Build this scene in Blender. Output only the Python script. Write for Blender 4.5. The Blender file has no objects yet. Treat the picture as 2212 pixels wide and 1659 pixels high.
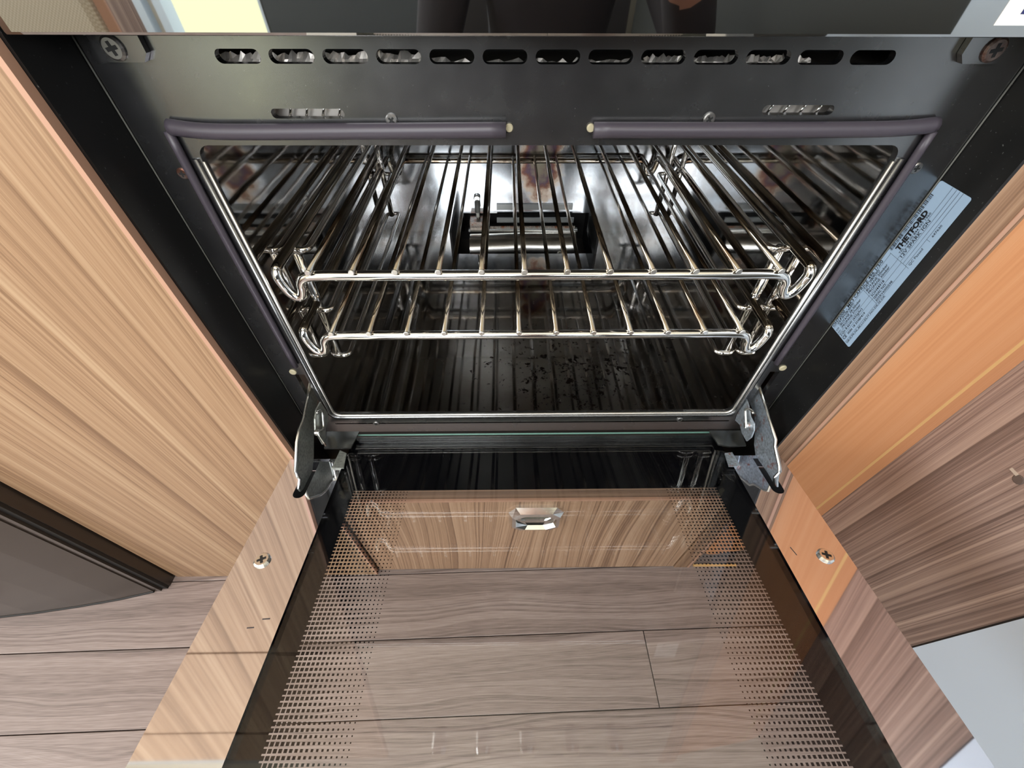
import bpy, bmesh, math, random
from mathutils import Vector, Matrix
random.seed(7)
sc = bpy.context.scene
COL = sc.collection
S = 0.25          # one working unit = distance camera - oven front = 0.25 m
HC = 0.6725       # camera height above the floor
IW, IH = 2212.0, 1659.0
FPX = 897.3437

def V(x, y, z):
    return Vector((S * x, S * (y - 1.0), S * z + HC))

# ------------------------------------------------------------------ camera
def cam_basis(p, yw, r):
    fwd = Vector((0, math.cos(p), -math.sin(p))); right = Vector((1, 0, 0)); up = Vector((0, math.sin(p), math.cos(p)))
    c, s = math.cos(r), math.sin(r)
    right, up = right * c + up * s, up * c - right * s
    Z = Matrix.Rotation(yw, 3, 'Z')
    return Z @ right, Z @ up, Z @ fwd
CR, CU, CF = cam_basis(0.8403, -0.0161, 0.0055)
cam = bpy.data.cameras.new('camera'); camo = bpy.data.objects.new('camera', cam); COL.objects.link(camo)
cam.sensor_fit = 'HORIZONTAL'; cam.sensor_width = 36.0; cam.lens = FPX / IW * 36.0
cam.clip_start = 0.005; cam.clip_end = 100
m = Matrix((CR, CU, -CF)).transposed().to_4x4(); m.translation = V(0, 0, 0)
camo.matrix_world = m
sc.camera = camo

# ------------------------------------------------------------------ world, lights, exposure
w = bpy.data.worlds.new('world'); sc.world = w; w.use_nodes = True
bg = w.node_tree.nodes['Background']; bg.inputs[0].default_value = (0.86, 0.93, 1.0, 1); bg.inputs[1].default_value = 3.2
sc.view_settings.view_transform = 'Standard'; sc.view_settings.look = 'None'
sc.view_settings.gamma = 1.0; sc.view_settings.exposure = 0.1; sc.view_settings.use_curve_mapping = False
sc.cycles.use_denoising = True
sc.cycles.max_bounces = 14; sc.cycles.glossy_bounces = 8; sc.cycles.diffuse_bounces = 4
sc.cycles.transparent_max_bounces = 16; sc.cycles.transmission_bounces = 8
sc.cycles.sample_clamp_indirect = 6.0
sc.cycles.caustics_reflective = True

def area(name, loc, rot, sx, sy, power, col):
    l = bpy.data.lights.new(name, 'AREA'); l.shape = 'RECTANGLE'; l.size = sx; l.size_y = sy
    l.energy = power; l.color = col
    o = bpy.data.objects.new(name, l); COL.objects.link(o); o.location = loc; o.rotation_euler = rot
    return o
PI = math.pi
area('daylight_back_window', (0.15, -1.89, 1.26), (PI/2, 0, 0), 2.1, 0.78, 30, (0.99, 1.0, 1.0))
area('daylight_left_window', (-1.69, -0.85, 1.15), (0, -PI/2, 0), 0.66, 1.2, 20, (0.97, 0.99, 1.0))
area('daylight_roof_light', (-0.3, -1.55, 1.93), (0, 0, 0), 0.7, 0.4, 16, (0.97, 0.99, 1))
area('daylight_kitchen_window', (0.05, 0.61, 1.26), (-PI/2, 0, 0), 1.0, 0.48, 12, (0.9, 0.95, 1))

# ------------------------------------------------------------------ helpers
def srgb(r, g, b, a=1):
    f = lambda c: (c / 255) / 12.92 if c / 255 <= 0.04045 else ((c / 255 + 0.055) / 1.055) ** 2.4
    return (f(r), f(g), f(b), a)

MATS = {}
def mat(name, col=(0.5, 0.5, 0.5, 1), rough=0.5, metal=0.0, **kw):
    if name in MATS: return MATS[name]
    mt = bpy.data.materials.new(name); mt.use_nodes = True
    p = mt.node_tree.nodes['Principled BSDF']
    p.inputs['Base Color'].default_value = col
    p.inputs['Roughness'].default_value = rough; p.inputs['Metallic'].default_value = metal
    for k, v in kw.items(): p.inputs[k.replace('_', ' ')].default_value = v
    MATS[name] = mt
    return mt

class NT:
    def __init__(s, mt): s.t = mt.node_tree; s.p = s.t.nodes['Principled BSDF']
    def n(s, typ, **kw):
        nd = s.t.nodes.new(typ)
        for k, v in kw.items():
            if k.startswith('i_'):
                key = k[2:]; key = int(key) if key.isdigit() else key.replace('_', ' ')
                nd.inputs[key].default_value = v
            else: setattr(nd, k, v)
        return nd
    def l(s, a, b): s.t.links.new(a, b)
    def math(s, op, a, b=None, clamp=False):
        nd = s.n('ShaderNodeMath', operation=op, use_clamp=clamp)
        for i, q in enumerate((a, b)):
            if q is None: continue
            if isinstance(q, (int, float)): nd.inputs[i].default_value = q
            else: s.l(q, nd.inputs[i])
        return nd.outputs[0]
    def ramp(s, fac, stops):
        nd = s.n('ShaderNodeValToRGB'); els = nd.color_ramp.elements
        while len(els) < len(stops): els.new(0.5)
        for e, (p, c) in zip(els, stops): e.position = p; e.color = c
        s.l(fac, nd.inputs[0]); return nd.outputs[0]
    def mix(s, fac, a, b, mode='MIX'):
        nd = s.n('ShaderNodeMix', data_type='RGBA', blend_type=mode)
        for i, q in ((0, fac), (6, a), (7, b)):
            if isinstance(q, (int, float)): nd.inputs[i].default_value = q
            elif isinstance(q, tuple): nd.inputs[i].default_value = q
            else: s.l(q, nd.inputs[i])
        return nd.outputs[2]

def wood(name, dark, mid, light, grain='Z', across='X', freq=60, warp=0.03, wscale=5.0, rough=0.45, stretch=0.12, per_object=False, fine=0.25, contrast=1.0):
    """streaks = 1-d noise over a warped across-the-grain coordinate, plus fine fibres"""
    mt = mat(name, mid, rough); N = NT(mt)
    tc = N.n('ShaderNodeTexCoord').outputs['Object']
    if per_object:
        oi = N.n('ShaderNodeObjectInfo'); add = N.n('ShaderNodeVectorMath', operation='MULTIPLY_ADD'); cmb = N.n('ShaderNodeCombineXYZ')
        for i in range(3): N.l(oi.outputs['Random'], cmb.inputs[i])
        N.l(cmb.outputs[0], add.inputs[0]); add.inputs[1].default_value = (7.3, 3.1, 5.7); N.l(tc, add.inputs[2]); tc = add.outputs[0]
    sc3 = [1, 1, 1]; sc3['XYZ'.index(grain)] = stretch
    mp = N.n('ShaderNodeMapping'); N.l(tc, mp.inputs[0]); mp.inputs['Scale'].default_value = sc3
    nw = N.n('ShaderNodeTexNoise', i_Scale=wscale, i_Detail=2.0, i_Roughness=0.45); N.l(mp.outputs[0], nw.inputs[0])
    sep = N.n('ShaderNodeSeparateXYZ'); N.l(tc, sep.inputs[0])
    W = N.math('ADD', sep.outputs['XYZ'.index(across)], N.math('MULTIPLY', nw.outputs['Fac'], warp))
    n1 = N.n('ShaderNodeTexNoise', noise_dimensions='1D', i_Scale=freq, i_Detail=6.0, i_Roughness=0.62); N.l(W, n1.inputs['W'])
    sf = [1, 1, 1]; sf['XYZ'.index(grain)] = stretch * 0.16
    mf = N.n('ShaderNodeMapping'); N.l(tc, mf.inputs[0]); mf.inputs['Scale'].default_value = sf
    nf = N.n('ShaderNodeTexNoise', i_Scale=900.0, i_Detail=2.0); N.l(mf.outputs[0], nf.inputs[0])
    n2 = N.n('ShaderNodeTexNoise', noise_dimensions='1D', i_Scale=freq * 6.0, i_Detail=4.0, i_Roughness=0.7); N.l(W, n2.inputs['W'])
    a = N.math('ADD', N.math('MULTIPLY', N.math('SUBTRACT', n1.outputs['Fac'], 0.5), 1.5 * contrast), N.math('MULTIPLY', N.math('SUBTRACT', n2.outputs['Fac'], 0.5), 1.5 * contrast))
    c = N.math('MULTIPLY', N.math('SUBTRACT', nf.outputs['Fac'], 0.5), fine * 2)
    f = N.math('ADD', N.math('ADD', a, c), 0.5, clamp=True)
    N.l(N.ramp(f, [(0.08, dark), (0.5, mid), (0.9, light)]), N.p.inputs['Base Color'])
    return mt

def link(name, me, mt, parent=None):
    o = bpy.data.objects.new(name, me); COL.objects.link(o)
    if mt is not None and not me.materials: me.materials.append(mt)
    if parent is not None:
        o.parent = parent; o.matrix_parent_inverse = Matrix.Translation(-root_loc(parent))
    return o
def root_loc(o):
    return Vector(o.location) if o.parent is None else Vector((0, 0, 0))
def build(name, bm, mt, parent=None, smooth=False):
    me = bpy.data.meshes.new(name)
    bmesh.ops.recalc_face_normals(bm, faces=bm.faces)
    bm.to_mesh(me); bm.free()
    if smooth:
        for p in me.polygons: p.use_smooth = True
    return link(name, me, mt, parent)
def tag(o, label=None, cat=None, group=None, kind=None):
    if label: o['label'] = label
    if cat: o['category'] = cat
    if group: o['group'] = group
    if kind: o['kind'] = kind
    return o
def thing(name, label, cat, loc, group=None):
    o = bpy.data.objects.new(name, None); COL.objects.link(o); o.location = loc; o.empty_display_size = 0.02
    return tag(o, label, cat, group)

def bm_box(bm, a, b, bev=0.0):          # a, b world corners
    lo = Vector((min(a[i], b[i]) for i in range(3))); hi = Vector((max(a[i], b[i]) for i in range(3)))
    r = bmesh.ops.create_cube(bm, size=1.0)
    for v in r['verts']:
        v.co = Vector((lo[i] + (v.co[i] + 0.5) * (hi[i] - lo[i]) for i in range(3)))
    if bev:
        es = list({e for v in r['verts'] for e in v.link_edges})
        bmesh.ops.bevel(bm, geom=es, offset=bev, segments=2, affect='EDGES', profile=0.5)
def box(name, a, b, mt, parent=None, bev=0.0):
    bm = bmesh.new(); bm_box(bm, a, b, bev); return build(name, bm, mt, parent)
def ubox(name, a, b, mt, parent=None, bev=0.0):
    return box(name, V(*a), V(*b), mt, parent, bev)

def smooth_path(pts, n=6, closed=False):
    out = []; P = [Vector(p) for p in pts]; k = len(P)
    rng = range(k if closed else k - 1)
    for i in rng:
        p0 = P[(i - 1) % k] if closed or i > 0 else P[i]
        p1, p2 = P[i], P[(i + 1) % k]
        p3 = P[(i + 2) % k] if closed or i + 2 < k else p2
        for j in range(n):
            t = j / n
            out.append(0.5 * ((2 * p1) + (p2 - p0) * t + (2 * p0 - 5 * p1 + 4 * p2 - p3) * t * t + (3 * p1 - p0 - 3 * p2 + p3) * t ** 3))
    if not closed: out.append(P[-1])
    return out
def bm_tube(bm, pts, r, seg=8, closed=False, cap=True):
    P = [Vector(p) for p in pts]; k = len(P); rings = []
    nrm = None
    for i in range(k):
        a = P[(i - 1) % k] if closed or i > 0 else P[i]; b = P[(i + 1) % k] if closed or i < k - 1 else P[i]
        t = (b - a).normalized()
        if nrm is None:
            ref = Vector((0, 0, 1)) if abs(t.z) < 0.9 else Vector((1, 0, 0)); nrm = (ref - t * ref.dot(t)).normalized()
        else: nrm = (nrm - t * nrm.dot(t)).normalized()
        bn = t.cross(nrm)
        rings.append([bm.verts.new(P[i] + (nrm * math.cos(2 * PI * j / seg) + bn * math.sin(2 * PI * j / seg)) * r) for j in range(seg)])
    for i in range(k if closed else k - 1):
        A, B = rings[i], rings[(i + 1) % k]
        for j in range(seg): 
            try: bm.faces.new((A[j], A[(j + 1) % seg], B[(j + 1) % seg], B[j]))
            except ValueError: pass
    if cap and not closed:
        bm.faces.new(list(reversed(rings[0]))); bm.faces.new(rings[-1])
def tube(name, pts, r, mt, parent=None, seg=8, closed=False):
    bm = bmesh.new(); bm_tube(bm, pts, r, seg, closed); return build(name, bm, mt, parent, smooth=True)

def bm_poly(bm, loops, o, ex, ey, ez, thick):
    """flat plate: outer loop + hole loops in 2d, placed at o with axes ex, ey and extruded by thick along ez"""
    edges = []
    for lp in loops:
        vs = [bm.verts.new(o + ex * p[0] + ey * p[1]) for p in lp]
        edges += [bm.edges.new((vs[i], vs[(i + 1) % len(vs)])) for i in range(len(vs))]
    r = bmesh.ops.triangle_fill(bm, edges=edges, use_beauty=True, use_dissolve=False)
    fs = [g for g in r['geom'] if isinstance(g, bmesh.types.BMFace)]
    if thick:
        e = bmesh.ops.extrude_face_region(bm, geom=fs)
        bmesh.ops.translate(bm, vec=ez * thick, verts=[g for g in e['geom'] if isinstance(g, bmesh.types.BMVert)])
def plate(name, loops, o, ex, ey, ez, thick, mt, parent=None):
    bm = bmesh.new(); bm_poly(bm, loops, o, ex, ey, ez, thick); return build(name, bm, mt, parent)
def rrect(x0, x1, y0, y1, r, n=5):
    out = []
    for cx, cy, a in ((x1 - r, y1 - r, 0), (x0 + r, y1 - r, 90), (x0 + r, y0 + r, 180), (x1 - r, y0 + r, 270)):
        for i in range(n + 1):
            t = math.radians(a + 90 * i / n); out.append((cx + r * math.cos(t), cy + r * math.sin(t)))
    return out
def disc(name, c, nrm, r, h, mt, parent=None, seg=20, r2=None):
    bm = bmesh.new(); nrm = Vector(nrm).normalized()
    ref = Vector((0, 0, 1)) if abs(nrm.z) < 0.9 else Vector((1, 0, 0)); a = ref.cross(nrm).normalized(); b = nrm.cross(a)
    rr = [(r, 0), (r, h * 0.55), (r2 or r * 0.8, h)]
    rings = [[bm.verts.new(c + nrm * hh + (a * math.cos(2 * PI * j / seg) + b * math.sin(2 * PI * j / seg)) * q) for j in range(seg)] for q, hh in rr]
    for A, B in zip(rings, rings[1:]):
        for j in range(seg): bm.faces.new((A[j], A[(j + 1) % seg], B[(j + 1) % seg], B[j]))
    bm.faces.new(rings[-1]); bm.faces.new(list(reversed(rings[0])))
    return build(name, bm, mt, parent)
def screw(c, nrm, r, mt, parent, up=None, name='screw'):
    """pan-head cross-recess screw: head disc, dark cross laid on top as its painted shade"""
    o = disc(name, c, nrm, r, r * 0.35, mt, parent)
    nrm = Vector(nrm).normalized(); ref = Vector((0, 0, 1)) if abs(nrm.z) < 0.9 else Vector((1, 0, 0)); a = ref.cross(nrm).normalized(); b = nrm.cross(a)
    q = random.uniform(0, 1.5); a, b = a * math.cos(q) + b * math.sin(q), b * math.cos(q) - a * math.sin(q)
    L, wd = r * 0.55, r * 0.16
    lp = [(L, -wd), (L, wd), (wd, wd), (wd, L), (-wd, L), (-wd, wd), (-L, wd), (-L, -wd), (-wd, -wd), (-wd, -L), (wd, -L), (wd, -wd)]
    plate('recess', [lp], c + nrm * (r * 0.351), a, b, nrm, r * 0.02, M_recess, o)  # flat dark cross on the head, colour stands in for shade in the slots
    return o

def text_mesh(bm, s, size, o, ex, ey, bold=0.0, xscale=1.0):
    """text as flat faces in bm; returns width"""
    cu = bpy.data.curves.new('t', 'FONT'); cu.body = s; cu.size = 1.0; cu.offset = bold; cu.resolution_u = 2
    ob = bpy.data.objects.new('t', cu); COL.objects.link(ob)
    me = ob.to_mesh(depsgraph=None) if False else None
    dg = bpy.context.evaluated_depsgraph_get(); ev = ob.evaluated_get(dg); me = bpy.data.meshes.new_from_object(ev)
    vs = [bm.verts.new(o + ex * (v.co.x * size * xscale) + ey * (v.co.y * size)) for v in me.vertices]
    for p in me.polygons:
        try: bm.faces.new([vs[i] for i in p.vertices])
        except ValueError: pass
    wdt = max((v.co.x for v in me.vertices), default=0) * size * xscale
    bpy.data.objects.remove(ob); bpy.data.curves.remove(cu); bpy.data.meshes.remove(me)
    return wdt

X, Y, Z = Vector((1, 0, 0)), Vector((0, 1, 0)), Vector((0, 0, 1))

# ------------------------------------------------------------------ materials
M_recess = mat('dark_recess', (0.01, 0.01, 0.01, 1), 0.6)
M_black = mat('satin_black_enamel', (0.010, 0.010, 0.011, 1), 0.26, IOR=2.8)
N = NT(M_black)
tc = N.n('ShaderNodeTexCoord').outputs['Object']
ns = N.n('ShaderNodeTexNoise', i_Scale=60.0, i_Detail=4.0); N.l(tc, ns.inputs[0])
N.l(N.math('MULTIPLY_ADD', ns.outputs['Fac'], 0.12), N.p.inputs['Roughness']); N.t.nodes[-1].inputs[2].default_value = 0.2
ns2 = N.n('ShaderNodeTexNoise', i_Scale=900.0, i_Detail=2.0); N.l(tc, ns2.inputs[0])
dust = N.math('GREATER_THAN', ns2.outputs['Fac'], 0.735)
N.l(N.mix(dust, (0.010, 0.010, 0.011, 1), (0.12, 0.12, 0.11, 1)), N.p.inputs['Base Color'])
M_blackside = mat('black_side_enamel', (0.006, 0.006, 0.006, 1), 0.35)
N = NT(M_blackside)
tc = N.n('ShaderNodeTexCoord').outputs['Object']
ns2 = N.n('ShaderNodeTexNoise', i_Scale=700.0, i_Detail=2.0); N.l(tc, ns2.inputs[0])
dust = N.math('GREATER_THAN', ns2.outputs['Fac'], 0.72)
N.l(N.mix(dust, (0.006, 0.006, 0.006, 1), (0.10, 0.10, 0.095, 1)), N.p.inputs['Base Color'])
M_fascia = mat('dark_mirror_glass', (0.46, 0.46, 0.45, 1), 0.02, 1.0)
M_rubber = mat('grey_rubber', srgb(72, 66, 74), 0.4)
M_chrome = mat('chrome', (0.88, 0.87, 0.85, 1), 0.09, 1.0)
M_trim = mat('mirror_trim', (0.78, 0.79, 0.86, 1), 0.035, 1.0)
M_lip = mat('bare_steel_lip', (0.85, 0.82, 0.78, 1), 0.3, 1.0)
M_darksteel = mat('dark_steel', (0.16, 0.165, 0.16, 1), 0.22, 0.9)
M_zinc = mat('zinc', (0.75, 0.75, 0.72, 1), 0.25, 1.0)
M_print = mat('black_print', (0.003, 0.003, 0.004, 1), 0.8, Specular_IOR_Level=0.0)
M_ink = mat('label_ink', srgb(14, 16, 22), 0.6)
M_label = mat('label_paper', srgb(160, 184, 208), 0.4)

def rust_steel(name, base, rust, amt):
    mt = mat(name, base, 0.4, 0.75); N = NT(mt)
    tc = N.n('ShaderNodeTexCoord').outputs['Object']
    a = N.n('ShaderNodeTexNoise', i_Scale=110.0, i_Detail=6.0, i_Roughness=0.7); N.l(tc, a.inputs[0])
    b = N.n('ShaderNodeTexNoise', i_Scale=420.0, i_Detail=3.0); N.l(tc, b.inputs[0])
    c1 = N.mix(b.outputs['Fac'], tuple(q * 0.3 for q in base[:3]) + (1,), tuple(min(1, q * 1.5) for q in base[:3]) + (1,))
    f = N.ramp(a.outputs['Fac'], [(amt, (0, 0, 0, 1)), (amt + 0.1, (1, 1, 1, 1))])
    N.l(N.mix(f, c1, rust), N.p.inputs['Base Color'])
    N.l(N.math('MULTIPLY_ADD', b.outputs['Fac'], 0.3), N.p.inputs['Roughness']); N.t.nodes[-1].inputs[2].default_value = 0.25
    return mt
M_hinge_dark = rust_steel('dull_hinge_steel', (0.40, 0.42, 0.39, 1), srgb(90, 60, 45), 0.66)
M_hinge_rust = rust_steel('galvanised_hinge_steel', (0.50, 0.56, 0.62, 1), srgb(165, 85, 55), 0.555)
M_rusty = rust_steel('burnt_steel', (0.30, 0.26, 0.23, 1), srgb(120, 70, 40), 0.5)

# chrome wire with heat browning
M_wire = mat('heat_browned_chrome', (0.8, 0.78, 0.74, 1), 0.09, 1.0)
N = NT(M_wire); tc = N.n('ShaderNodeTexCoord').outputs['Object']
mp = N.n('ShaderNodeMapping'); N.l(tc, mp.inputs[0]); mp.inputs['Scale'].default_value = (1, 0.25, 1)
a = N.n('ShaderNodeTexNoise', i_Scale=55.0, i_Detail=4.0); N.l(mp.outputs[0], a.inputs[0])
N.l(N.ramp(a.outputs['Fac'], [(0.35, (0.50, 0.48, 0.45, 1)), (0.52, (0.38, 0.33, 0.26, 1)), (0.68, (0.16, 0.10, 0.06, 1))]), N.p.inputs['Base Color'])

def steel(name, base, rough, stain=None, spots=None):
    mt = mat(name, base, rough, 1.0); N = NT(mt)
    tc = N.n('ShaderNodeTexCoord').outputs['Object']
    a = N.n('ShaderNodeTexNoise', i_Scale=28.0, i_Detail=6.0, i_Roughness=0.7); N.l(tc, a.inputs[0])
    r = N.math('MULTIPLY_ADD', a.outputs['Fac'], rough); N.t.nodes[-1].inputs[2].default_value = rough * 0.45
    col = N.mix(N.ramp(a.outputs['Fac'], [(0.4, (0, 0, 0, 1)), (0.75, (1, 1, 1, 1))]), base, tuple(q * k for q, k in zip(base[:3], (0.8, 0.74, 0.7))) + (1,))
    w2 = N.n('ShaderNodeTexNoise', i_Scale=9.0, i_Detail=2.0); N.l(tc, w2.inputs[0])
    bp = N.n('ShaderNodeBump', i_Strength=0.06, i_Distance=0.004); N.l(w2.outputs['Fac'], bp.inputs['Height']); N.l(bp.outputs[0], N.p.inputs['Normal'])
    if stain is not None:
        sub = N.n('ShaderNodeVectorMath', operation='SUBTRACT'); N.l(tc, sub.inputs[0]); sub.inputs[1].default_value = stain
        mp = N.n('ShaderNodeMapping'); N.l(sub.outputs[0], mp.inputs[0]); mp.inputs['Scale'].default_value = (1 / 0.036, 0, 1 / 0.075)
        ln = N.n('ShaderNodeVectorMath', operation='LENGTH'); N.l(mp.outputs[0], ln.inputs[0])
        b = N.n('ShaderNodeTexNoise', i_Scale=38.0, i_Detail=5.0, i_Roughness=0.6); N.l(tc, b.inputs[0])
        d = N.math('ADD', ln.outputs['Value'], N.math('MULTIPLY', N.math('SUBTRACT', b.outputs['Fac'], 0.5), 1.1))
        sc_ = N.ramp(d, [(0.0, srgb(128, 128, 112)), (0.30, srgb(120, 110, 98)), (0.45, srgb(92, 76, 88)), (0.62, srgb(128, 86, 58)), (0.8, srgb(190, 160, 120)), (1.0, base)])
        fc = N.ramp(d, [(0.55, (1, 1, 1, 1)), (1.0, (0, 0, 0, 1))])
        col = N.mix(fc, col, sc_)
        r = N.math('ADD', r, N.math('MULTIPLY', fc, 0.22))
    if spots is not None:
        sub = N.n('ShaderNodeVectorMath', operation='DISTANCE'); N.l(tc, sub.inputs[0]); sub.inputs[1].default_value = spots
        b = N.n('ShaderNodeTexNoise', i_Scale=150.0, i_Detail=5.0, i_Roughness=0.7); N.l(tc, b.inputs[0])
        d = N.math('SUBTRACT', b.outputs['Fac'], N.math('MULTIPLY', sub.outputs['Value'], 1.1))
        fc = N.ramp(d, [(0.50, (0, 0, 0, 1)), (0.54, (1, 1, 1, 1))])
        col = N.mix(fc, col, (0.02, 0.013, 0.01, 1)); r = N.math('ADD', r, N.math('MULTIPLY', fc, 0.4))
    N.l(col, N.p.inputs['Base Color']); N.l(r, N.p.inputs['Roughness'])
    return mt
M_back = steel('heat_stained_steel', (0.43, 0.46, 0.49, 1), 0.13, tuple(V(0.20, 2.53, -0.87)))
M_side = steel('polished_oven_steel', (0.72, 0.71, 0.70, 1), 0.05)
M_ofloor = steel('dark_oven_steel', (0.48, 0.48, 0.48, 1), 0.06, spots=tuple(V(0.32, 1.25, -1.345)))
M_ofloor2 = M_ofloor

# glass: clear with fresnel reflection
def glass(name, tint=(0.985, 0.995, 0.99, 1), ior=1.5):
    mt = bpy.data.materials.new(name); mt.use_nodes = True; t = mt.node_tree; t.nodes.remove(t.nodes['Principled BSDF'])
    out = t.nodes['Material Output']
    tr = t.nodes.new('ShaderNodeBsdfTransparent'); tr.inputs[0].default_value = tint
    gl = t.nodes.new('ShaderNodeBsdfGlossy'); gl.inputs['Roughness'].default_value = 0.0
    fr = t.nodes.new('ShaderNodeFresnel'); fr.inputs[0].default_value = ior
    mx = t.nodes.new('ShaderNodeMixShader')
    ge = t.nodes.new('ShaderNodeNewGeometry'); mr = t.nodes.new('ShaderNodeMapRange')
    mr.inputs['To Min'].default_value = ior; mr.inputs['To Max'].default_value = 1.0 / ior
    t.links.new(ge.outputs['Backfacing'], mr.inputs['Value']); t.links.new(mr.outputs[0], fr.inputs[0])
    t.links.new(fr.outputs[0], mx.inputs[0]); t.links.new(tr.outputs[0], mx.inputs[1]); t.links.new(gl.outputs[0], mx.inputs[2])
    t.links.new(mx.outputs[0], out.inputs[0]); return mt
M_glass = glass('clear_door_glass')
M_gedge = mat('green_glass_edge', srgb(110, 150, 138), 0.1)

M_wood_l = wood('light_elm_laminate', srgb(122, 92, 68), srgb(162, 129, 99), srgb(182, 152, 121), 'Z', 'X', 34, 0.05, 5.0, 0.42, 0.10, fine=0.3, contrast=0.9)
M_wood_d = wood('drawer_elm_laminate', srgb(120, 90, 70), srgb(176, 140, 112), srgb(194, 160, 132), 'Z', 'X', 60, 0.16, 5.0, 0.42, 0.22, fine=0.12)
M_rail = wood('walnut_rail', srgb(84, 64, 50), srgb(124, 98, 80), srgb(146, 120, 98), 'X', 'Z', 70, 0.02, 6.0, 0.45, 0.10)
M_post = wood('walnut_post', srgb(112, 82, 60), srgb(146, 112, 86), srgb(170, 136, 108), 'Z', 'X', 90, 0.02, 6.0, 0.45, 0.10)
M_orange = wood('alder_panel', srgb(204, 136, 88), srgb(219, 154, 106), srgb(228, 170, 124), 'Z', 'X', 22, 0.08, 5.0, 0.4, 0.25, fine=0.06, contrast=0.5)
M_ply = mat('pale_ply_edge', srgb(226, 180, 118), 0.5)
M_pink = mat('pink_edge_banding', srgb(188, 146, 122), 0.5)
M_walnut = wood('dark_walnut_laminate', srgb(88, 72, 66), srgb(148, 127, 117), srgb(184, 162, 148), 'Z', 'Y', 44, 0.07, 5.0, 0.42, 0.12, fine=0.2)
M_floor = wood('grey_oak_vinyl', srgb(92, 79, 74), srgb(142, 125, 119), srgb(168, 152, 146), 'X', 'Y', 46, 0.10, 8.0, 0.42, 0.24, per_object=True, fine=0.34, contrast=0.6)
M_joint = mat('plank_joint', srgb(60, 46, 40), 0.8)
M_white = mat('white_laminate', srgb(212, 228, 244), 0.5)
M_darkgloss = mat('dark_brown_gloss', srgb(58, 50, 44), 0.22)
M_darkgap = mat('black_gap', srgb(20, 18, 16), 0.6)
M_cream = mat('cream_wall', srgb(222, 214, 198), 0.7)
M_slate = mat('slate_door', srgb(66, 72, 76), 0.45)
M_foil = mat('crumpled_foil', (0.85, 0.80, 0.74, 1), 0.45, 0.75)
M_fabric = mat('beige_weave', srgb(186, 174, 150), 0.9)
N = NT(M_fabric); tc = N.n('ShaderNodeTexCoord').outputs['Object']
ck = N.n('ShaderNodeTexChecker', i_Scale=300.0); N.l(tc, ck.inputs[0]); ck.inputs['Color1'].default_value = srgb(236, 228, 210); ck.inputs['Color2'].default_value = srgb(206, 196, 176)
N.l(ck.outputs[0], N.p.inputs['Base Color'])

# ------------------------------------------------------------------ room shell
FL = -2.69
floor = box('floor', (-1.7, -1.9, -0.03), (2.0, 0.62, -0.006), M_joint); tag(floor, 'grey oak plank floor under the oven and cabinets', kind='structure')
ang = math.atan(0.021); PW = 0.349 * S; PL = 1.15
pl_me = None
ca, sa = math.cos(ang), math.sin(ang)
for r in range(-15, 3):
    off = {1: -0.6, 0: 0.40, -1: 0.77 * S, -2: -0.36}.get(r, random.uniform(0, PL))
    yc = S * (0.507 - 1.0) + r * PW
    for k in range(-3, 3):
        x0 = off + k * PL
        if x0 > 2.0 or x0 + PL < -1.7: continue
        if pl_me is None:
            bm = bmesh.new(); bm_box(bm, (0.0006, 0, -0.008), (PL - 0.0006, PW - 0.0010, 0.0), 0.0007)
            pl_me = bpy.data.meshes.new('plank'); bm.to_mesh(pl_me); bm.free(); pl_me.materials.append(M_floor)
        o = bpy.data.objects.new('plank', pl_me); COL.objects.link(o); o.parent = floor
        o.location = (x0 * ca, yc + x0 * sa + 0.0005, 0); o.rotation_euler = (0, 0, ang)

def wall_with_openings(name, o, ex, ez, n, wdt, hgt, holes, mt, label):
    loops = [[(0, 0), (wdt, 0), (wdt, hgt), (0, hgt)]] + [[(a, c), (b, c), (b, d), (a, d)] for a, b, c, d in holes]
    return tag(plate(name, loops, Vector(o), ex, ez, n, 0.03, mt), label, kind='structure')
wall_with_openings('wall_back', (-1.7, -1.9, 0), X, Z, -Y, 3.7, 1.95, [(0.42, 0.80, 0.06, 1.75), (0.8, 2.9, 0.87, 1.65)], M_cream, 'cream wall across the aisle with doorway and window')
wall_with_openings('wall_left', (-1.7, -1.9, 0), Y, Z, -X, 2.5, 1.95, [(0.45, 1.65, 0.82, 1.48)], M_cream, 'cream side wall with a window')
wall_with_openings('wall_right', (2.0, -1.9, 0), Y, Z, X, 2.5, 1.95, [], M_cream, 'plain cream wall past the walnut panel')
wall_with_openings('wall_front', (-1.7, 0.62, 0), X, Z, Y, 3.7, 1.95, [(1.25, 2.25, 1.02, 1.5)], M_cream, 'wall behind the kitchen run')
wall_with_openings('ceiling', (-1.7, -1.9, 1.95), X, Y, Z, 3.7, 2.52, [(1.05, 1.75, 0.15, 0.55)], M_cream, 'cream ceiling with a roof light')

# ------------------------------------------------------------------ cabinets round the oven
def ray(px, py):
    return CR * ((px - IW / 2) / FPX) - CU * ((py - IH / 2) / FPX) + CF
def on_x(px, py, x):
    r = ray(px, py); r = r * (x / r.x); return r
YF = 0.865
t = thing('end_panel', 'light elm laminate end panel with straight grain beside the black oven frame', 'panel', V(-1.4, 0.86, FL))
for x0_, z0_, z1_ in ((-2.03, FL, -0.105), (-3.4, -0.09, 0.735), (-3.4, 0.75, 1.10)):
    ubox('board', (x0_, 0.843, z0_), (-0.818, 0.93, z1_), M_wood_l, t)
ubox('edge_banding', (-0.818, 0.842, FL), (-0.806, 0.864, 1.10), M_pink, t)

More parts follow.
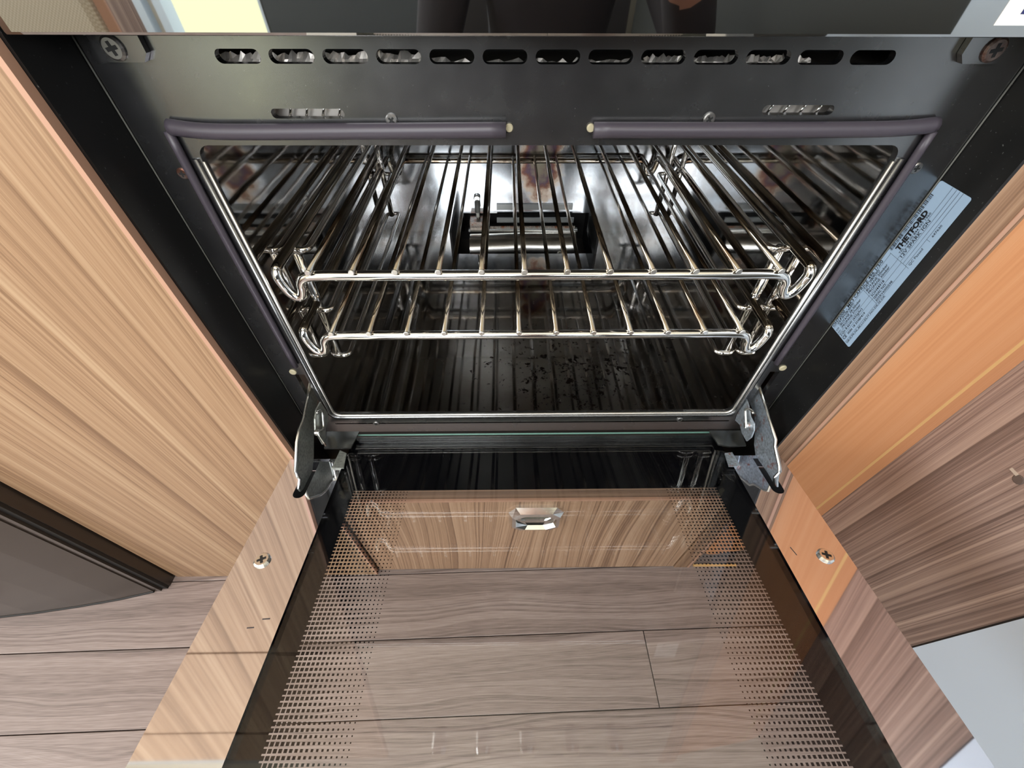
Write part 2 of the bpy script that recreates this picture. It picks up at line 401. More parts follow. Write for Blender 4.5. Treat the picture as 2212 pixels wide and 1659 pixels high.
t = thing('drawer', 'wide elm drawer front with chrome handle below the open oven door', 'drawer', V(0.11, 0.87, FL))
fr_ = ubox('front', (-0.795, 0.868, FL + 0.012), (1.02, 0.93, -1.775), M_wood_d, t)
ubox('edge_banding', (-0.795, 0.866, -1.775), (1.02, 0.93, -1.760), M_pink, t)
# chrome cup handle with chamfered hexagonal ends
bm = bmesh.new()
hx0, hx1, hz0, hz1 = 0.000, 0.262, -2.030, -1.815
def hexl(g, c): return [(hx0 + g, hz0 + c), (hx0 + g + c * 0.7, hz0 + g), (hx1 - g - c * 0.7, hz0 + g), (hx1 - g, hz0 + c), (hx1 - g, hz1 - c), (hx1 - g - c * 0.7, hz1 - g), (hx0 + g + c * 0.7, hz1 - g), (hx0 + g, hz1 - c)]
rings = []
for g, c, y in ((0, 0.05, 0.868), (0, 0.05, 0.855), (0.018, 0.055, 0.830), (0.035, 0.065, 0.826), (0.045, 0.07, 0.845)):
    rings.append([bm.verts.new(V(px, y, pz)) for px, pz in hexl(g, c)])
for A, B in zip(rings, rings[1:]):
    for j in range(8): bm.faces.new((A[j], A[(j + 1) % 8], B[(j + 1) % 8], B[j]))
bm.faces.new(rings[-1])
h = build('handle', bm, M_chrome, t)
ubox('finger_grip', (hx0 + 0.06, 0.832, -1.925), (hx1 - 0.06, 0.846, -1.905), M_chrome, h)

t = thing('cabinet_rail', 'dark walnut rail with horizontal grain between oven and drawer', 'rail', V(0.11, 0.87, -1.76))
ubox('board', (-0.80, 0.875, -1.757), (1.03, 0.93, -1.60), M_rail, t)

t = thing('cabinet_post', 'narrow walnut post standing beside the black oven frame', 'post', V(1.08, 0.87, FL))
ubox('board', (1.030, YF, FL), (1.112, 0.96, 1.3), M_post, t)
ubox('edge_banding', (1.112, YF - 0.002, FL), (1.124, 0.96, 1.3), M_pink, t)
ubox('return_strip', (1.124, 0.875, FL), (1.148, 0.97, 1.3), M_post, t)

# alder panel angled back from the post; lower corner rounded
A, B, C_ = (1.152, 0.905), (1.655, 0.975), (1.797, 1.005)
t = thing('alder_panel', 'orange alder panel set back between walnut post and walnut side', 'panel', V(1.4, 0.95, FL))
d1 = Vector((B[0] - A[0], B[1] - A[1])); L1 = d1.length * S; ex = Vector((d1.x, d1.y, 0)).normalized()
hh = (1.3 - FL) * S
lp = [(L1, 0.012)] + [(0.045 - 0.045 * math.sin(q), 0.057 - 0.045 * math.cos(q)) for q in [i * PI / 2 / 6 for i in range(7)]] + [(0, hh), (L1, hh)]
plate('board', [lp], V(A[0], A[1], FL), ex, Z, Vector((-ex.y, ex.x, 0)), 0.004, M_orange, t)
def strip(name, P, Q, mt, par, z0=FL, z1=1.3, th=0.012):
    e = Vector((Q[0] - P[0], Q[1] - P[1], 0)); L = e.length * S; e.normalize()
    return plate(name, [[(0, 0), (L, 0), (L, (z1 - z0) * S), (0, (z1 - z0) * S)]], V(P[0], P[1], z0), e, Z, Vector((-e.y, e.x, 0)), th * S, mt, par)
B2 = (B[0] + 0.022, B[1] + 0.002)
strip('ply_edge', B, B2, M_ply, t, FL + 0.05)
strip('frame_strip', B2, C_, M_orange, t, FL + 0.05)
ubox('recess_back', (1.12, 1.30, FL), (1.795, 1.33, 1.3), M_darkgap, t)
strip('threshold', (1.152, 0.868), (1.42, 0.866), M_ply, t, FL, FL + 0.012)

t = thing('walnut_side', 'dark walnut side panel with strong upright grain and a chipped dent', 'panel', V(1.8, 0.7, FL))
ubox('board', (1.80, 0.345, FL), (1.86, 1.33, 1.3), M_walnut, t)
dent = on_x(2200, 1036, 1.80)
disc('dent', V(dent.x, dent.y, dent.z), -X, 0.0045, 0.0006, mat('bruised_laminate', srgb(96, 84, 78), 0.5), t, 12)
ubox('chip', (1.796, dent.y + 0.012, dent.z + 0.004), (1.80, dent.y + 0.04, dent.z + 0.013), mat('pale_chip', srgb(190, 176, 160), 0.7), t)
t = thing('white_panel', 'plain white panel standing at the end of the walnut side', 'panel', V(1.83, -0.5, FL))
ubox('board', (1.80, -0.42, FL), (1.87, 0.338, 1.3), M_white, t)

# glossy dark cabinet at the left
t = thing('dark_unit', 'dark brown glossy unit with bowed front left of the elm panel', 'cabinet', V(-2.4, 0.75, FL))
ubox('side', (-2.11, 0.775, FL), (-2.05, 0.99, -0.9), M_darkgap, t)
ubox('corner_strip', (-2.135, 0.762, FL), (-2.082, 0.80, -0.9), M_darkgloss, t)
ubox('side_panel', (-2.085, 0.79, FL), (-2.045, 0.86, -0.9), M_darkgloss, t)
fp = [(-2.12, 0.757), (-2.3, 0.716), (-2.516, 0.680), (-2.75, 0.648), (-2.93, 0.630), (-3.2, 0.612), (-3.5, 0.605), (-3.7, 0.605)]
bm = bmesh.new(); up_ = [bm.verts.new(V(x, y, -0.9)) for x, y in fp]; lo_ = [bm.verts.new(V(x, y, FL + 0.015)) for x, y in fp]
upb = [bm.verts.new(V(x, y + 0.03, -0.9)) for x, y in fp]; lob = [bm.verts.new(V(x, y + 0.03, FL + 0.015)) for x, y in fp]
for i in range(len(fp) - 1):
    for a, b in ((up_, lo_), (lo_, lob), (lob, upb), (upb, up_)): bm.faces.new((a[i], a[i + 1], b[i + 1], b[i]))
for i in (0, -1): bm.faces.new((up_[i], lo_[i], lob[i], upb[i]))
build('bowed_front', bm, M_darkgloss, t, smooth=False)
bm = bmesh.new(); bm_tube(bm, [V(x, y + 0.002, FL + 0.008) for x, y in fp], 0.008 * S, 6); build('base_seal', bm, M_darkgap, t)

# ------------------------------------------------------------------ oven
oven = thing('oven', 'built-in black gas oven with polished steel interior and its door open', 'oven', V(0.11, 1.2, -1.7))
X0, X1, Z0, Z1 = -0.675, 0.8802, -1.291, -0.334
EL, ER = -0.800, 1.022        # side returns
# front panel with cut-outs
loops = [[(EL, -1.405), (ER, -1.405), (ER, 0.05), (EL, 0.05)], rrect(X0 - 0.004, X1 + 0.004, Z0 - 0.004, Z1 + 0.004, 0.028, 5)]
sp = (0.669 - (-0.553)) / 12
for i in range(13):
    xs = -0.553 + i * sp; loops.append(rrect(xs, xs + 0.086, -0.1865, -0.1635, 0.0114, 5))
loops.append(rrect(-0.487, -0.336, -0.279, -0.261, 0.0088, 5)); loops.append(rrect(0.537, 0.687, -0.272, -0.254, 0.0088, 5))
loops.append([(-0.742, -1.32), (-0.708, -1.32), (-0.708, -1.06), (-0.742, -1.06)])
loops.append([(0.928, -1.32), (0.962, -1.32), (0.962, -1.06), (0.928, -1.06)])
loops = [[(p[0] * S, p[1] * S) for p in lp] for lp in loops]
plate('front_panel', loops, V(0, 1, 0), X, Z, Y, 0.018 * S, M_black, oven)
ubox('frame_side', (EL - 0.012, YF, -1.62), (EL, 1.04, 0.05), M_blackside, oven)
ubox('frame_side', (ER, YF, -1.62), (ER + 0.008, 1.04, 0.05), M_blackside, oven)
ubox('frame_bottom', (EL, 1.0, -1.62), (ER, 1.04, -1.405), M_blackside, oven)
for xx in (EL + 0.0025, ER - 0.0025):
    tube('corner_seam', [V(xx, 0.9975, -1.40), V(xx, 0.9975, 0.04)], 0.0018 * S, mat('worn_seam', srgb(96, 96, 90), 0.6), oven, 5)
# casing behind the slots
ubox('casing_back', (EL, 1.16, -0.325), (ER, 1.17, 0.05), M_recess, oven)
ubox('casing_top', (EL, 1.02, 0.05), (ER, 1.17, 0.06), M_recess, oven)
for x0, x1, zt, seed in ((-0.58, -0.16, -0.177, 1), (-0.17, 0.42, -0.188, 9), (0.28, 0.62, -0.181, 5)):
    bm = bmesh.new(); rs = random.Random(seed); nx = 60; rows = []
    for j in range(5):
        rows.append([bm.verts.new(V(x0 + (x1 - x0) * i / nx, 1.026 + 0.006 * j + rs.uniform(-0.005, 0.005), -0.215 + (zt + 0.215 + (rs.uniform(-0.005, 0.004) if j == 4 else 0)) * j / 4)) for i in range(nx + 1)])
    for a, b in zip(rows, rows[1:]):
        for i in range(nx): bm.faces.new((a[i], a[i + 1], b[i + 1], b[i]))
    build('insulation_foil', bm, M_foil, oven)
for x0 in (-0.50, 0.525):          # wire guard behind each lower vent
    for i in range(5): tube('guard_wire', [V(x0 + 0.035 * i, 1.03, -0.285), V(x0 + 0.035 * i + 0.02, 1.03, -0.245)], 0.003 * S, M_chrome, oven, 6)
    ubox('vent_plate', (x0 - 0.02, 1.045, -0.30), (x0 + 0.19, 1.05, -0.24), M_foil, oven)

# mirror-glass grill door above, control panel with knobs over it
fas = ubox('grill_door', (EL, 0.866, -0.126), (ER + 0.004, 0.93, 0.78), M_fascia, oven, 0.0012)
cp = ubox('control_panel', (EL, 0.862, 0.80), (ER + 0.004, 0.93, 1.12), mat('brushed_panel', (0.62, 0.60, 0.55, 1), 0.3, 0.8), oven)
for i in range(5):
    disc('knob', V(-0.45 + 0.28 * i, 0.862, 0.96), -Y, 0.06 * S, 0.07 * S, M_chrome, cp, 20)
# flat white patch with a small navy mark at the right end
ubox('white_patch', (0.785, 0.8650, -0.110), (0.90, 0.8665, 0.02), mat('patch_white', srgb(232, 232, 228), 0.5), fas)
plate('patch_mark', [[(0, 0), (0.010 * S, 0), (0.010 * S, 0.012 * S), (0, 0.012 * S)]], V(0.815, 0.8645, -0.096), X, Z, -Y, 0.0001, mat('patch_navy', srgb(34, 40, 92), 0.5), fas)

# cavity
CB, CZ, CT = 2.535, -1.345, -0.20
CX0, CX1 = -0.690, 0.895
plate('cavity_back', [[(p[0] * S, p[1] * S) for p in lp] for lp in ([(CX0, CZ), (-0.268, CZ), (-0.268, -1.225), (0.52, -1.225), (0.52, CZ), (CX1, CZ), (CX1, CT), (CX0, CT)],)], V(0, CB, 0), X, Z, Y, 0.006 * S, M_back, oven)
plate('cavity_floor', [[(p[0] * S, p[1] * S) for p in lp] for lp in ([(CX0, 1.0), (CX1, 1.0), (CX1, CB), (0.52, CB), (0.52, 2.262), (-0.308, 2.262), (-0.308, CB), (CX0, CB)],)], V(0, 0, CZ), X, Y, -Z, 0.006 * S, M_ofloor, oven)
ubox('cavity_side', (CX0 - 0.008, 1.018, CZ), (CX0, CB, CT), M_side, oven)
ubox('cavity_side', (CX1, 1.018, CZ), (CX1 + 0.008, CB, CT), M_side, oven)
ubox('cavity_top', (CX0, 1.018, CT), (CX1, CB, CT + 0.008), mat('sooty_steel', (0.40, 0.37, 0.33, 1), 0.3, 0.9), oven)
ubox('burner_recess', (-0.32, 2.70, -1.55), (0.53, 2.71, -1.2), M_recess, oven)
ubox('burner_recess_floor', (-0.32, 2.25, -1.50), (0.53, 2.71, -1.49), mat('sooty_steel'), oven)
for a_, b_ in (((-0.33, 2.255, -1.50), (-0.318, 2.71, -1.2)), ((0.53, 2.255, -1.50), (0.542, 2.71, -1.2)), ((-0.33, 2.545, -1.2), (0.542, 2.71, -1.19)), ((-0.33, 2.25, -1.50), (0.542, 2.258, -1.36))):
    ubox('burner_recess_wall', a_, b_, M_recess, oven)
# steel lip round the opening
q_ = rrect(X0, X1, Z0, Z1, 0.028, 5); q_ = q_[6:] + q_[:6]      # start behind the top edge
tube('opening_lip', [V(px, 0.998, pz) for px, pz in q_[5:-5]], 0.0056 * S, M_lip, oven, 6)
q_ = rrect(X0 - 0.016, X1 + 0.016, Z0 - 0.014, Z1 + 0.012, 0.035, 5); q_ = q_[6:] + q_[:6]
tube('opening_bead', [V(px, 1.0, pz) for px, pz in q_[5:-5]], 0.009 * S, M_black, oven, 6)

# door seal: two top lengths, two side lengths
tube('door_seal', smooth_path([V(-0.705, 0.992, -0.292), V(-0.6, 0.985, -0.299), V(-0.3, 0.985, -0.298), V(0.0, 0.985, -0.296)], 6), 0.0158 * S, M_rubber, oven, 10)
tube('door_seal', smooth_path([V(0.186, 0.985, -0.296), V(0.5, 0.985, -0.296), V(0.8, 0.985, -0.294), V(0.915, 0.992, -0.288)], 6), 0.0158 * S, M_rubber, oven, 10)
tube('door_seal', smooth_path([V(-0.712, 0.99, -0.30), V(-0.716, 0.99, -0.6), V(-0.716, 0.99, -1.01)], 5), 0.0095 * S, M_rubber, oven, 8)
tube('door_seal', smooth_path([V(0.918, 0.99, -0.30), V(0.921, 0.99, -0.6), V(0.921, 0.99, -1.01)], 5), 0.0095 * S, M_rubber, oven, 8)
disc('seal_clip', V(0.007, 0.998, -0.295), -Y, 0.0085 * S, 0.006 * S, mat('pale_rivet', srgb(190, 180, 150), 0.4), oven, 14)
disc('seal_clip', V(0.181, 0.998, -0.295), -Y, 0.0085 * S, 0.006 * S, mat('pale_rivet'), oven, 14)
# screws and rivets on the face
M_scr = mat('worn_screw', (0.30, 0.29, 0.28, 1), 0.35, 0.9); M_scrR = rust_steel('rusty_screw', (0.22, 0.17, 0.15, 1), srgb(104, 70, 58), 0.5)
for q, mt in (((-0.24, -0.281), M_scr), ((0.43, -0.279), M_scr), ((-0.737, -0.388), M_scrR), ((0.945, -0.378), M_scr), ((-0.10, -1.345) if False else (-0.527, -1.347), M_scr), ((0.69, -1.335), M_scr)):
    screw(V(q[0], 0.9995, q[1]), -Y, 0.0125 * S, mt, oven)
for q in ((-0.742, -1.045), (0.962, -1.040)): disc('rivet', V(q[0], 0.9995, q[1]), -Y, 0.012 * S, 0.005 * S, mat('pale_rivet'), oven, 16)
for sx, x, mt in ((1, -0.712, M_scr), (-1, 0.912, M_scrR)):
    c = V(x, 0.985, -0.160)
    pl_ = plate('corner_plate', [[(p[0] * S, p[1] * S) for p in [(-0.05, -0.022), (0.03 , -0.022), (0.042, -0.008), (0.042, 0.03), (-0.05, 0.03)]]], c, X * sx, Z, Y, 0.014 * S, M_black, oven)
    screw(V(x - 0.012 * sx, 0.985, -0.160), -Y, 0.020 * S, mt, oven, name='corner_screw')

# burner
bz = CZ
burner = ubox('burner', (-0.225, 2.50, -1.375), (0.44, 2.53, -1.29), M_darksteel, oven)
bm = bmesh.new(); nb = 14; rows = []
for i in range(nb + 1):
    a = math.radians(-25 + 150 * i / nb)
    ry = 2.40 - 0.085 * math.sin(a); rz = -1.375 + 0.085 * math.cos(a)
    rows.append([bm.verts.new(V(xx, ry + 0.018 * ((xx - 0.1) / 0.3), rz - (0.025 if xx > 0.1 else 0) * (i / nb))) for xx in (-0.225, -0.1, 0.1, 0.3, 0.43)])
for a, b in zip(rows, rows[1:]):
    for i in range(4): bm.faces.new((a[i], a[i + 1], b[i + 1], b[i]))
build('burner_tube', bm, mat('burner_steel', (0.62, 0.62, 0.60, 1), 0.22, 1.0), burner, True)
ubox('burner_rim', (-0.235, 2.425, -1.292), (0.44, 2.46, -1.280), M_zinc, burner)
bm = bmesh.new()
for i in range(60): 
    xx = -0.1 + 0.53 * i / 60; bm_box(bm, V(xx, 2.458, -1.282), V(xx + 0.005, 2.464, -1.272))
o = build('flame_ports', bm, M_rusty, burner); o['kind'] = 'stuff'
bm = bmesh.new()
for i in range(7):
    xx = -0.22 + 0.026 * i; bm_box(bm, V(xx, 2.355, -1.312), V(xx + 0.012, 2.36, -1.302))
    if i < 5: bm_box(bm, V(xx + 0.014, 2.335, -1.335), V(xx + 0.024, 2.34, -1.326))
o = build('air_holes', bm, mat('pale_rivet'), burner); o['kind'] = 'stuff'
ubox('ignition_bracket', (-0.225, 2.44, -1.30), (-0.135, 2.53, -1.235), M_rusty, burner)
ubox('flame_shield', (-0.06, 2.49, -1.265), (0.42, 2.50, -1.235), mat('grey_steel', (0.18, 0.19, 0.19, 1), 0.4, 0.8), burner)
ubox('flame_shield', (-0.06, 2.525, -1.20), (0.41, 2.534, -1.165), M_darksteel, burner)
disc('port_cap', V(0.33, 2.325, -1.385), -Y, 0.016 * S, 0.01 * S, M_zinc, burner)
ig = disc('igniter', V(-0.178, 2.531, -1.125), -Y, 0.020 * S, 0.02 * S, M_zinc, oven)
tube('ceramic', [V(-0.178, 2.515, -1.14), V(-0.177, 2.49, -1.20)], 0.016 * S, mat('grey_ceramic', srgb(120, 120, 116), 0.4), ig, 10)
tube('ceramic_tip', [V(-0.177, 2.49, -1.20), V(-0.176, 2.483, -1.225)], 0.011 * S, mat('white_ceramic', srgb(220, 220, 210), 0.3), ig, 10)
tube('electrode', [V(-0.176, 2.483, -1.222), V(-0.168, 2.47, -1.26), V(-0.148, 2.45, -1.29)], 0.004 * S, M_zinc, ig, 6)

# wire runners on both sides
def runner(sx):
    f = (lambda x: x) if sx < 0 else (lambda x: 0.2052 - x)
    root = tube('shelf_support', [V(f(-0.656), 1.180, -0.678), V(f(-0.656), 1.180, -1.126)], 0.0150 * S, M_chrome, oven, 10)
    tube('support_post', [V(f(-0.655), 2.31, -0.56), V(f(-0.655), 2.31, -1.13)], 0.0140 * S, M_chrome, root, 10)
    for z in (-0.6785, -0.9085, -1.126):
        a, b, r = -0.680, -0.612, 0.022
        pts = [V(f(px), py, z) for px, py in rrect(a, b, 1.166, 2.33, r, 4)]
        tube('runner', pts, 0.0102 * S, M_chrome, root, 8, True)
runner(-1); runner(1)

# ------------------------------------------------------------------ shelves (top-level: they slide out)
UX, UZ, UYF, DP, PIT = -0.5505, -0.6522, 1.007, 1.4856, 0.12
rack = thing('oven_rack', 'upper chrome wire oven rack with browned bars and hooked corners', 'oven rack', V(0.11, 1.75, -0.70), 'wire racks inside the oven')
xc = UX + PIT * 5.5
def hook(sx, yy, dy):
    q = [(-0.55, -0.021), (-0.64, -0.021), (-0.682, -0.026), (-0.699, -0.045), (-0.703, -0.066), (-0.712, -0.086), (-0.728, -0.092), (-0.744, -0.078), (-0.754, -0.050), (-0.758, -0.022)]
    pts = [Vector((xc + (a if sx < 0 else -a), yy, UZ + b)) for a, b in q]
    pts += [Vector((xc + (-0.757 if sx < 0 else 0.757), yy + dy * 0.010, UZ - 0.004))]
    return pts
yF, yB = UYF + 0.012, UYF + DP - 0.004
hf_l, hf_r, hb_l, hb_r = hook(-1, yF, 1), hook(1, yF, 1), hook(-1, yB, -1), hook(1, yB, -1)
def up(ps): return [V(*p) for p in ps]
fb = smooth_path(up(list(reversed(hf_l))), 5) + smooth_path(up(hf_r), 5)
tube('front_bar', fb, 0.0152 * S, M_chrome, rack, 12)
bb = smooth_path(up(list(reversed(hb_l))), 5) + smooth_path(up(hb_r), 5)
tube('rear_bar', bb, 0.0140 * S, M_wire, rack, 12)
for s_ in (-1, 1): tube('side_rail', [V(xc + s_ * 0.757, yF + 0.004, UZ - 0.010), V(xc + s_ * 0.757, yF + 0.012, UZ - 0.003), V(xc + s_ * 0.756, yF + 0.03, UZ), V(xc + s_ * 0.756, yB - 0.03, UZ), V(xc + s_ * 0.757, yB - 0.004, UZ - 0.010)], 0.0148 * S, M_wire, rack, 12)
wire_me = None
for i in range(12):
    xx = UX + PIT * i
    w_ = tube('wire', [V(xx, UYF - 0.004, UZ), V(xx, UYF + DP, UZ)], 0.0080 * S, M_wire, rack, 8)
    disc('weld', V(xx, UYF - 0.004, UZ), -Y, 0.0090 * S, 0.005 * S, mat('weld_bead', (0.9, 0.88, 0.84, 1), 0.3, 1.0), w_, 10)
def copy_tree(o, parent=None):
    c = o.copy(); COL.objects.link(c)
    if parent is not None: c.parent = parent; c.matrix_parent_inverse = o.matrix_parent_inverse.copy()
    for ch in list(o.children): copy_tree(ch, c)
    return c
r2 = copy_tree(rack); r2.location = Vector(rack.location) + Vector((-0.0115 * S, 0.0066 * S, -0.2298 * S))
r2['label'] = 'lower chrome wire oven rack resting on the bottom runners'

# ------------------------------------------------------------------ oven door
TH = math.radians(10); K = 0.89
DN = Vector((0, math.sin(TH), math.cos(TH))); DE = Vector((0, math.cos(TH), -math.sin(TH)))   # normal, direction towards the hinge
def D(x, v, h=0.0):           # door coordinates: x, v along DE (working units), h above the trim plane
    p = DN * (-1.331 * K + h) + DE * v
    return V(x, p.y, p.z)
def on_door(px, py, h=0.0):
    r = ray(px, py); r = r * ((-1.331 * K + h) / r.dot(DN)); return r.x, r.dot(DE)
def dplate(name, loops, h, th, mt, parent):
    return plate(name, [[(p[0] * S, p[1] * S) for p in lp] for lp in loops], D(0, 0, h), X, DE, DN, -th * S, mt, parent)
VE = -0.42
door = bpy.data.objects.new('door', None); COL.objects.link(door); door.parent = oven; door.matrix_parent_inverse = Matrix.Translation(-Vector(oven.location))
gl_ = dplate('door_glass', [[(-0.62, VE), (0.845, VE), (0.845, 1.193), (-0.62, 1.193)]], -0.006, 0.014, M_glass, door)
dplate('glass_edge', [[(-0.60, 1.192), (0.82, 1.192), (0.82, 1.1940), (-0.60, 1.1940)]], -0.005, 0.007, M_gedge, door)
# black printed border under the glass
bx0, bx1, bv = -0.546, 0.742, 0.928
dplate('printed_border', [[(-0.62, VE), (bx0, VE), (bx0, bv), (bx1, bv), (bx1, VE), (0.845, VE), (0.845, 1.189), (-0.62, 1.189)]], -0.0205, 0.0004, M_print, door)
bm = bmesh.new(); RP, CP = 0.01197, 0.01165
o0 = D(0, 0, -0.0208)
for r in range(int((bv - VE) / RP)):
    for c in range(17):
        f = 0.78 - 0.52 * (c / 16.0)
        for sx in (0, 1):
            if sx and c > 15: continue
            cx = bx0 + CP * (c + 0.3) if sx == 0 else bx1 - CP * (c + 0.3)
            vv = bv - RP * (r + 0.55); hw, hv = CP * f * 0.5, RP * f * 0.5 * 0.92
            q = [bm.verts.new(o0 + X * (cx + a * hw) * S + DE * (vv + b * hv) * S) for a, b in ((-1, -1), (1, -1), (1, 1), (-1, 1))]
            bm.faces.new(q)
o = build('dot_print', bm, M_print, door); o['kind'] = 'stuff'
# mirror trims with a rounded slot for the hinge arm
TL0, TL1, TR0, TR1 = -0.815, -0.611, 0.832, 1.030
def slot(xm): return [(xm + (0.021 * math.cos(a)), 0.905 + 0.021 * math.sin(a)) for a in [PI + i * PI / 8 for i in range(9)]] + [(xm + 0.021, 1.045), (xm - 0.021, 1.045)]
for nm, a, b, xm in (('door_trim', TL0, TL1, -0.722), ('door_trim', TR0, TR1, 0.942)):
    o = dplate(nm, [[(a, VE), (b, VE), (b, 1.06), (a, 1.06)], slot(xm)], 0.0, 0.05, M_trim, door)
for x, v in ((-0.828 * K, 0.742 * K), (1.077 * K, 0.736 * K)):
    screw(D(x, v, 0.0), DN, 0.0235 * S, M_zinc, door, name='trim_screw')
for xm in (-0.722, 0.942):
    dplate('slot_well', [[(xm - 0.022, 0.87), (xm + 0.022, 0.87), (xm + 0.022, 1.04), (xm - 0.022, 1.04)]], -0.0505, 0.002, M_recess, door)
M_scuff = mat('scuff', srgb(70, 62, 62), 0.6)
for px, py, ln in ((575, 1337, 0.020), (541, 1356, 0.018)):
    x, v = on_door(px, py); dplate('scuff', [[(x - ln / 2, v - 0.002), (x + ln / 2, v - 0.001), (x + ln / 2, v + 0.002), (x - ln / 2, v + 0.001)]], 0.0008, 0.0006, M_scuff, door)
x, v = on_door(1713, 1190); dplate('scuff', [[(x - 0.003, v + 0.012), (x - 0.001, v + 0.013), (x + 0.005, v - 0.014), (x + 0.003, v - 0.014)]], 0.0008, 0.0006, M_scuff, door)
# glass clips at the hinge corners
for s_ in (0, 1):
    if s_ == 0: pts = [on_door(*p, 0.012) for p in ((700, 968), (733, 968), (758, 967), (776, 932), (706, 932))]
    else: pts = [on_door(*p, 0.012) for p in ((1612, 962), (1575, 964), (1552, 960), (1532, 930), (1600, 930))]
    o = dplate('glass_clip', [pts], 0.012, 0.006, M_darksteel, door)
    pts = [on_door(*p, 0.008) for p in (((716, 1010), (742, 1010), (748, 978), (734, 972)) if s_ == 0 else ((1600, 1006), (1575, 1006), (1566, 978), (1582, 976)))]
    dplate('glass_pad', [pts], 0.006, 0.005, M_hinge_dark if s_ == 0 else M_hinge_rust, door)

# hinge arms
def arm_obj(px, xpl, mt, edge_px):
    pts = [on_x(a, b, xpl) for a, b in px]
    base = V(xpl, 0, 0) ; base = Vector((xpl * S, S * -1.0, HC))
    o = plate('hinge_arm', [[(p.y * S, p.z * S) for p in pts]], base, Y, Z, X * (-1 if xpl < 0 else 1), 0.006 * S, mt, oven)
    ep = [on_x(a, b, xpl) for a, b in edge_px]
    bm = bmesh.new(); bm_tube(bm, [V(p.x, p.y, p.z) for p in ep], 0.0055 * S, 6); build('arm_flange', bm, M_zinc, o, True)
    return o
la = [(671, 826), (680, 838), (687, 856), (685, 872), (681, 887), (679, 908), (678, 939), (678, 985), (675, 1017), (664, 1039), (656, 1055), (650, 1062), (645, 1056), (647, 1035), (643, 1031), (638, 1017), (641, 956), (646, 928), (654, 908), (663, 864)]
arm_obj(la, -0.725, M_hinge_dark, [(645, 1056), (647, 1035), (643, 1031), (638, 1017), (641, 956), (646, 928), (654, 908), (663, 864), (671, 826)])
ra = [(1634, 826), (1617, 845), (1616, 866), (1629, 890), (1631, 930), (1629, 960), (1632, 984), (1643, 1000), (1660, 1024), (1672, 1046), (1678, 1052), (1678, 1040), (1680, 1026), (1685, 1020), (1684, 1005), (1674, 960), (1676, 950), (1662, 908), (1655, 880), (1640, 834)]
arm_obj(ra, 0.945, M_hinge_rust, [(1672, 1050), (1674, 1030), (1684, 1020), (1683, 1005), (1674, 965), (1676, 950), (1662, 906), (1655, 880), (1638, 830)])
# inner hinge plates with a bent latch
def hplate(px, xpl, mt, latch):
    pts = [on_x(a, b, xpl) for a, b in px]; base = Vector((xpl * S, -S, HC))
    o = plate('hinge_plate', [[(p.y * S, p.z * S) for p in pts]], base, Y, Z, X * (-1 if xpl < 0 else 1), 0.005 * S, mt, oven)
    lpnt = [on_x(a, b, xpl * 0.995) for a, b in latch]
    bm = bmesh.new(); bm_tube(bm, smooth_path([V(p.x + (0.006 if xpl < 0 else -0.006), p.y, p.z) for p in lpnt], 3), 0.005 * S, 6); build('latch_spring', bm, M_zinc, o, True)
    p = on_x(*latch[-2], xpl); disc('hinge_pin', V(p.x, p.y, p.z), X * (1 if xpl < 0 else -1), 0.012 * S, 0.01 * S, M_zinc, o, 12)
hplate([(693, 868), (708, 892), (710, 910), (704, 925), (704, 945), (698, 960), (690, 945), (682, 930), (681, 905), (684, 885)], -0.690, M_hinge_dark, [(681, 893), (684, 888), (692, 888), (694, 905), (695, 922), (690, 930), (682, 934), (700, 962)])
hplate([(1611, 862), (1616, 875), (1620, 900), (1628, 915), (1628, 930), (1622, 945), (1612, 953), (1602, 935), (1598, 918), (1588, 908), (1592, 896), (1600, 880)], 0.905, M_hinge_rust, [(1631, 893), (1625, 885), (1615, 884), (1614, 900), (1615, 918), (1614, 925)])

# ------------------------------------------------------------------ rating label on the right side return
LX = ER - 0.0012
Lu, Lv = 0.445, 0.098
o = plate('rating_label', [rrect(0, Lu * S, 0, Lv * S, 0.006 * S, 4)], V(LX, 0.897, -0.848), Z, Y, -X, 0.0002, M_label, oven)
o['label'] = 'pale blue printed rating label'
bm = bmesh.new(); lo = V(LX - 0.0018, 0.897, -0.848)
def T(u, v, s, size, bold=0.0, xs=1.0): text_mesh(bm, s, size * S, lo + Z * (u * S) + Y * (v * S), Z, Y, bold, xs)
def LN(u0, v0, u1, v1, wd=0.0006):
    a, b = lo + Z * (u0 * S) + Y * (v0 * S), lo + Z * (u1 * S) + Y * (v1 * S); dirv = (b - a).normalized(); pr = dirv.cross(X) * (wd * S * 0.5)
    bm.faces.new([bm.verts.new(q) for q in (a + pr, b + pr, b - pr, a - pr)])
T(0.004, 0.0875, 'OH72000 - MK3 CAPRICE 496 1/3/0', 0.0135, 0.012, 1.13)
T(0.022, 0.0790, 'CAT I3+(28-30/37)', 0.0105, 0.008, 0.95); T(0.150, 0.0790, 'CAT I3B/P(30)', 0.0105, 0.008, 1.0)
T(0.003, 0.0690, 'G30', 0.008); T(0.026, 0.0690, 'BUTANE 28-30mbar', 0.0105, 0.008, 1.08); T(0.150, 0.0690, 'BUTANE 30mbar', 0.0105, 0.008, 1.15)
T(0.003, 0.0590, 'G31', 0.008); T(0.026, 0.0590, 'PROPANE 37mbar', 0.0105, 0.008, 1.05); T(0.150, 0.0590, 'PROPANE 30mbar', 0.0105, 0.008, 1.05)
T(0.004, 0.0450, '\u03a3Qn 8.6kW (655g/hr)', 0.0110, 0.008, 1.05); T(0.150, 0.0450, 'SOH44918', 0.0110, 0.008, 1.05)
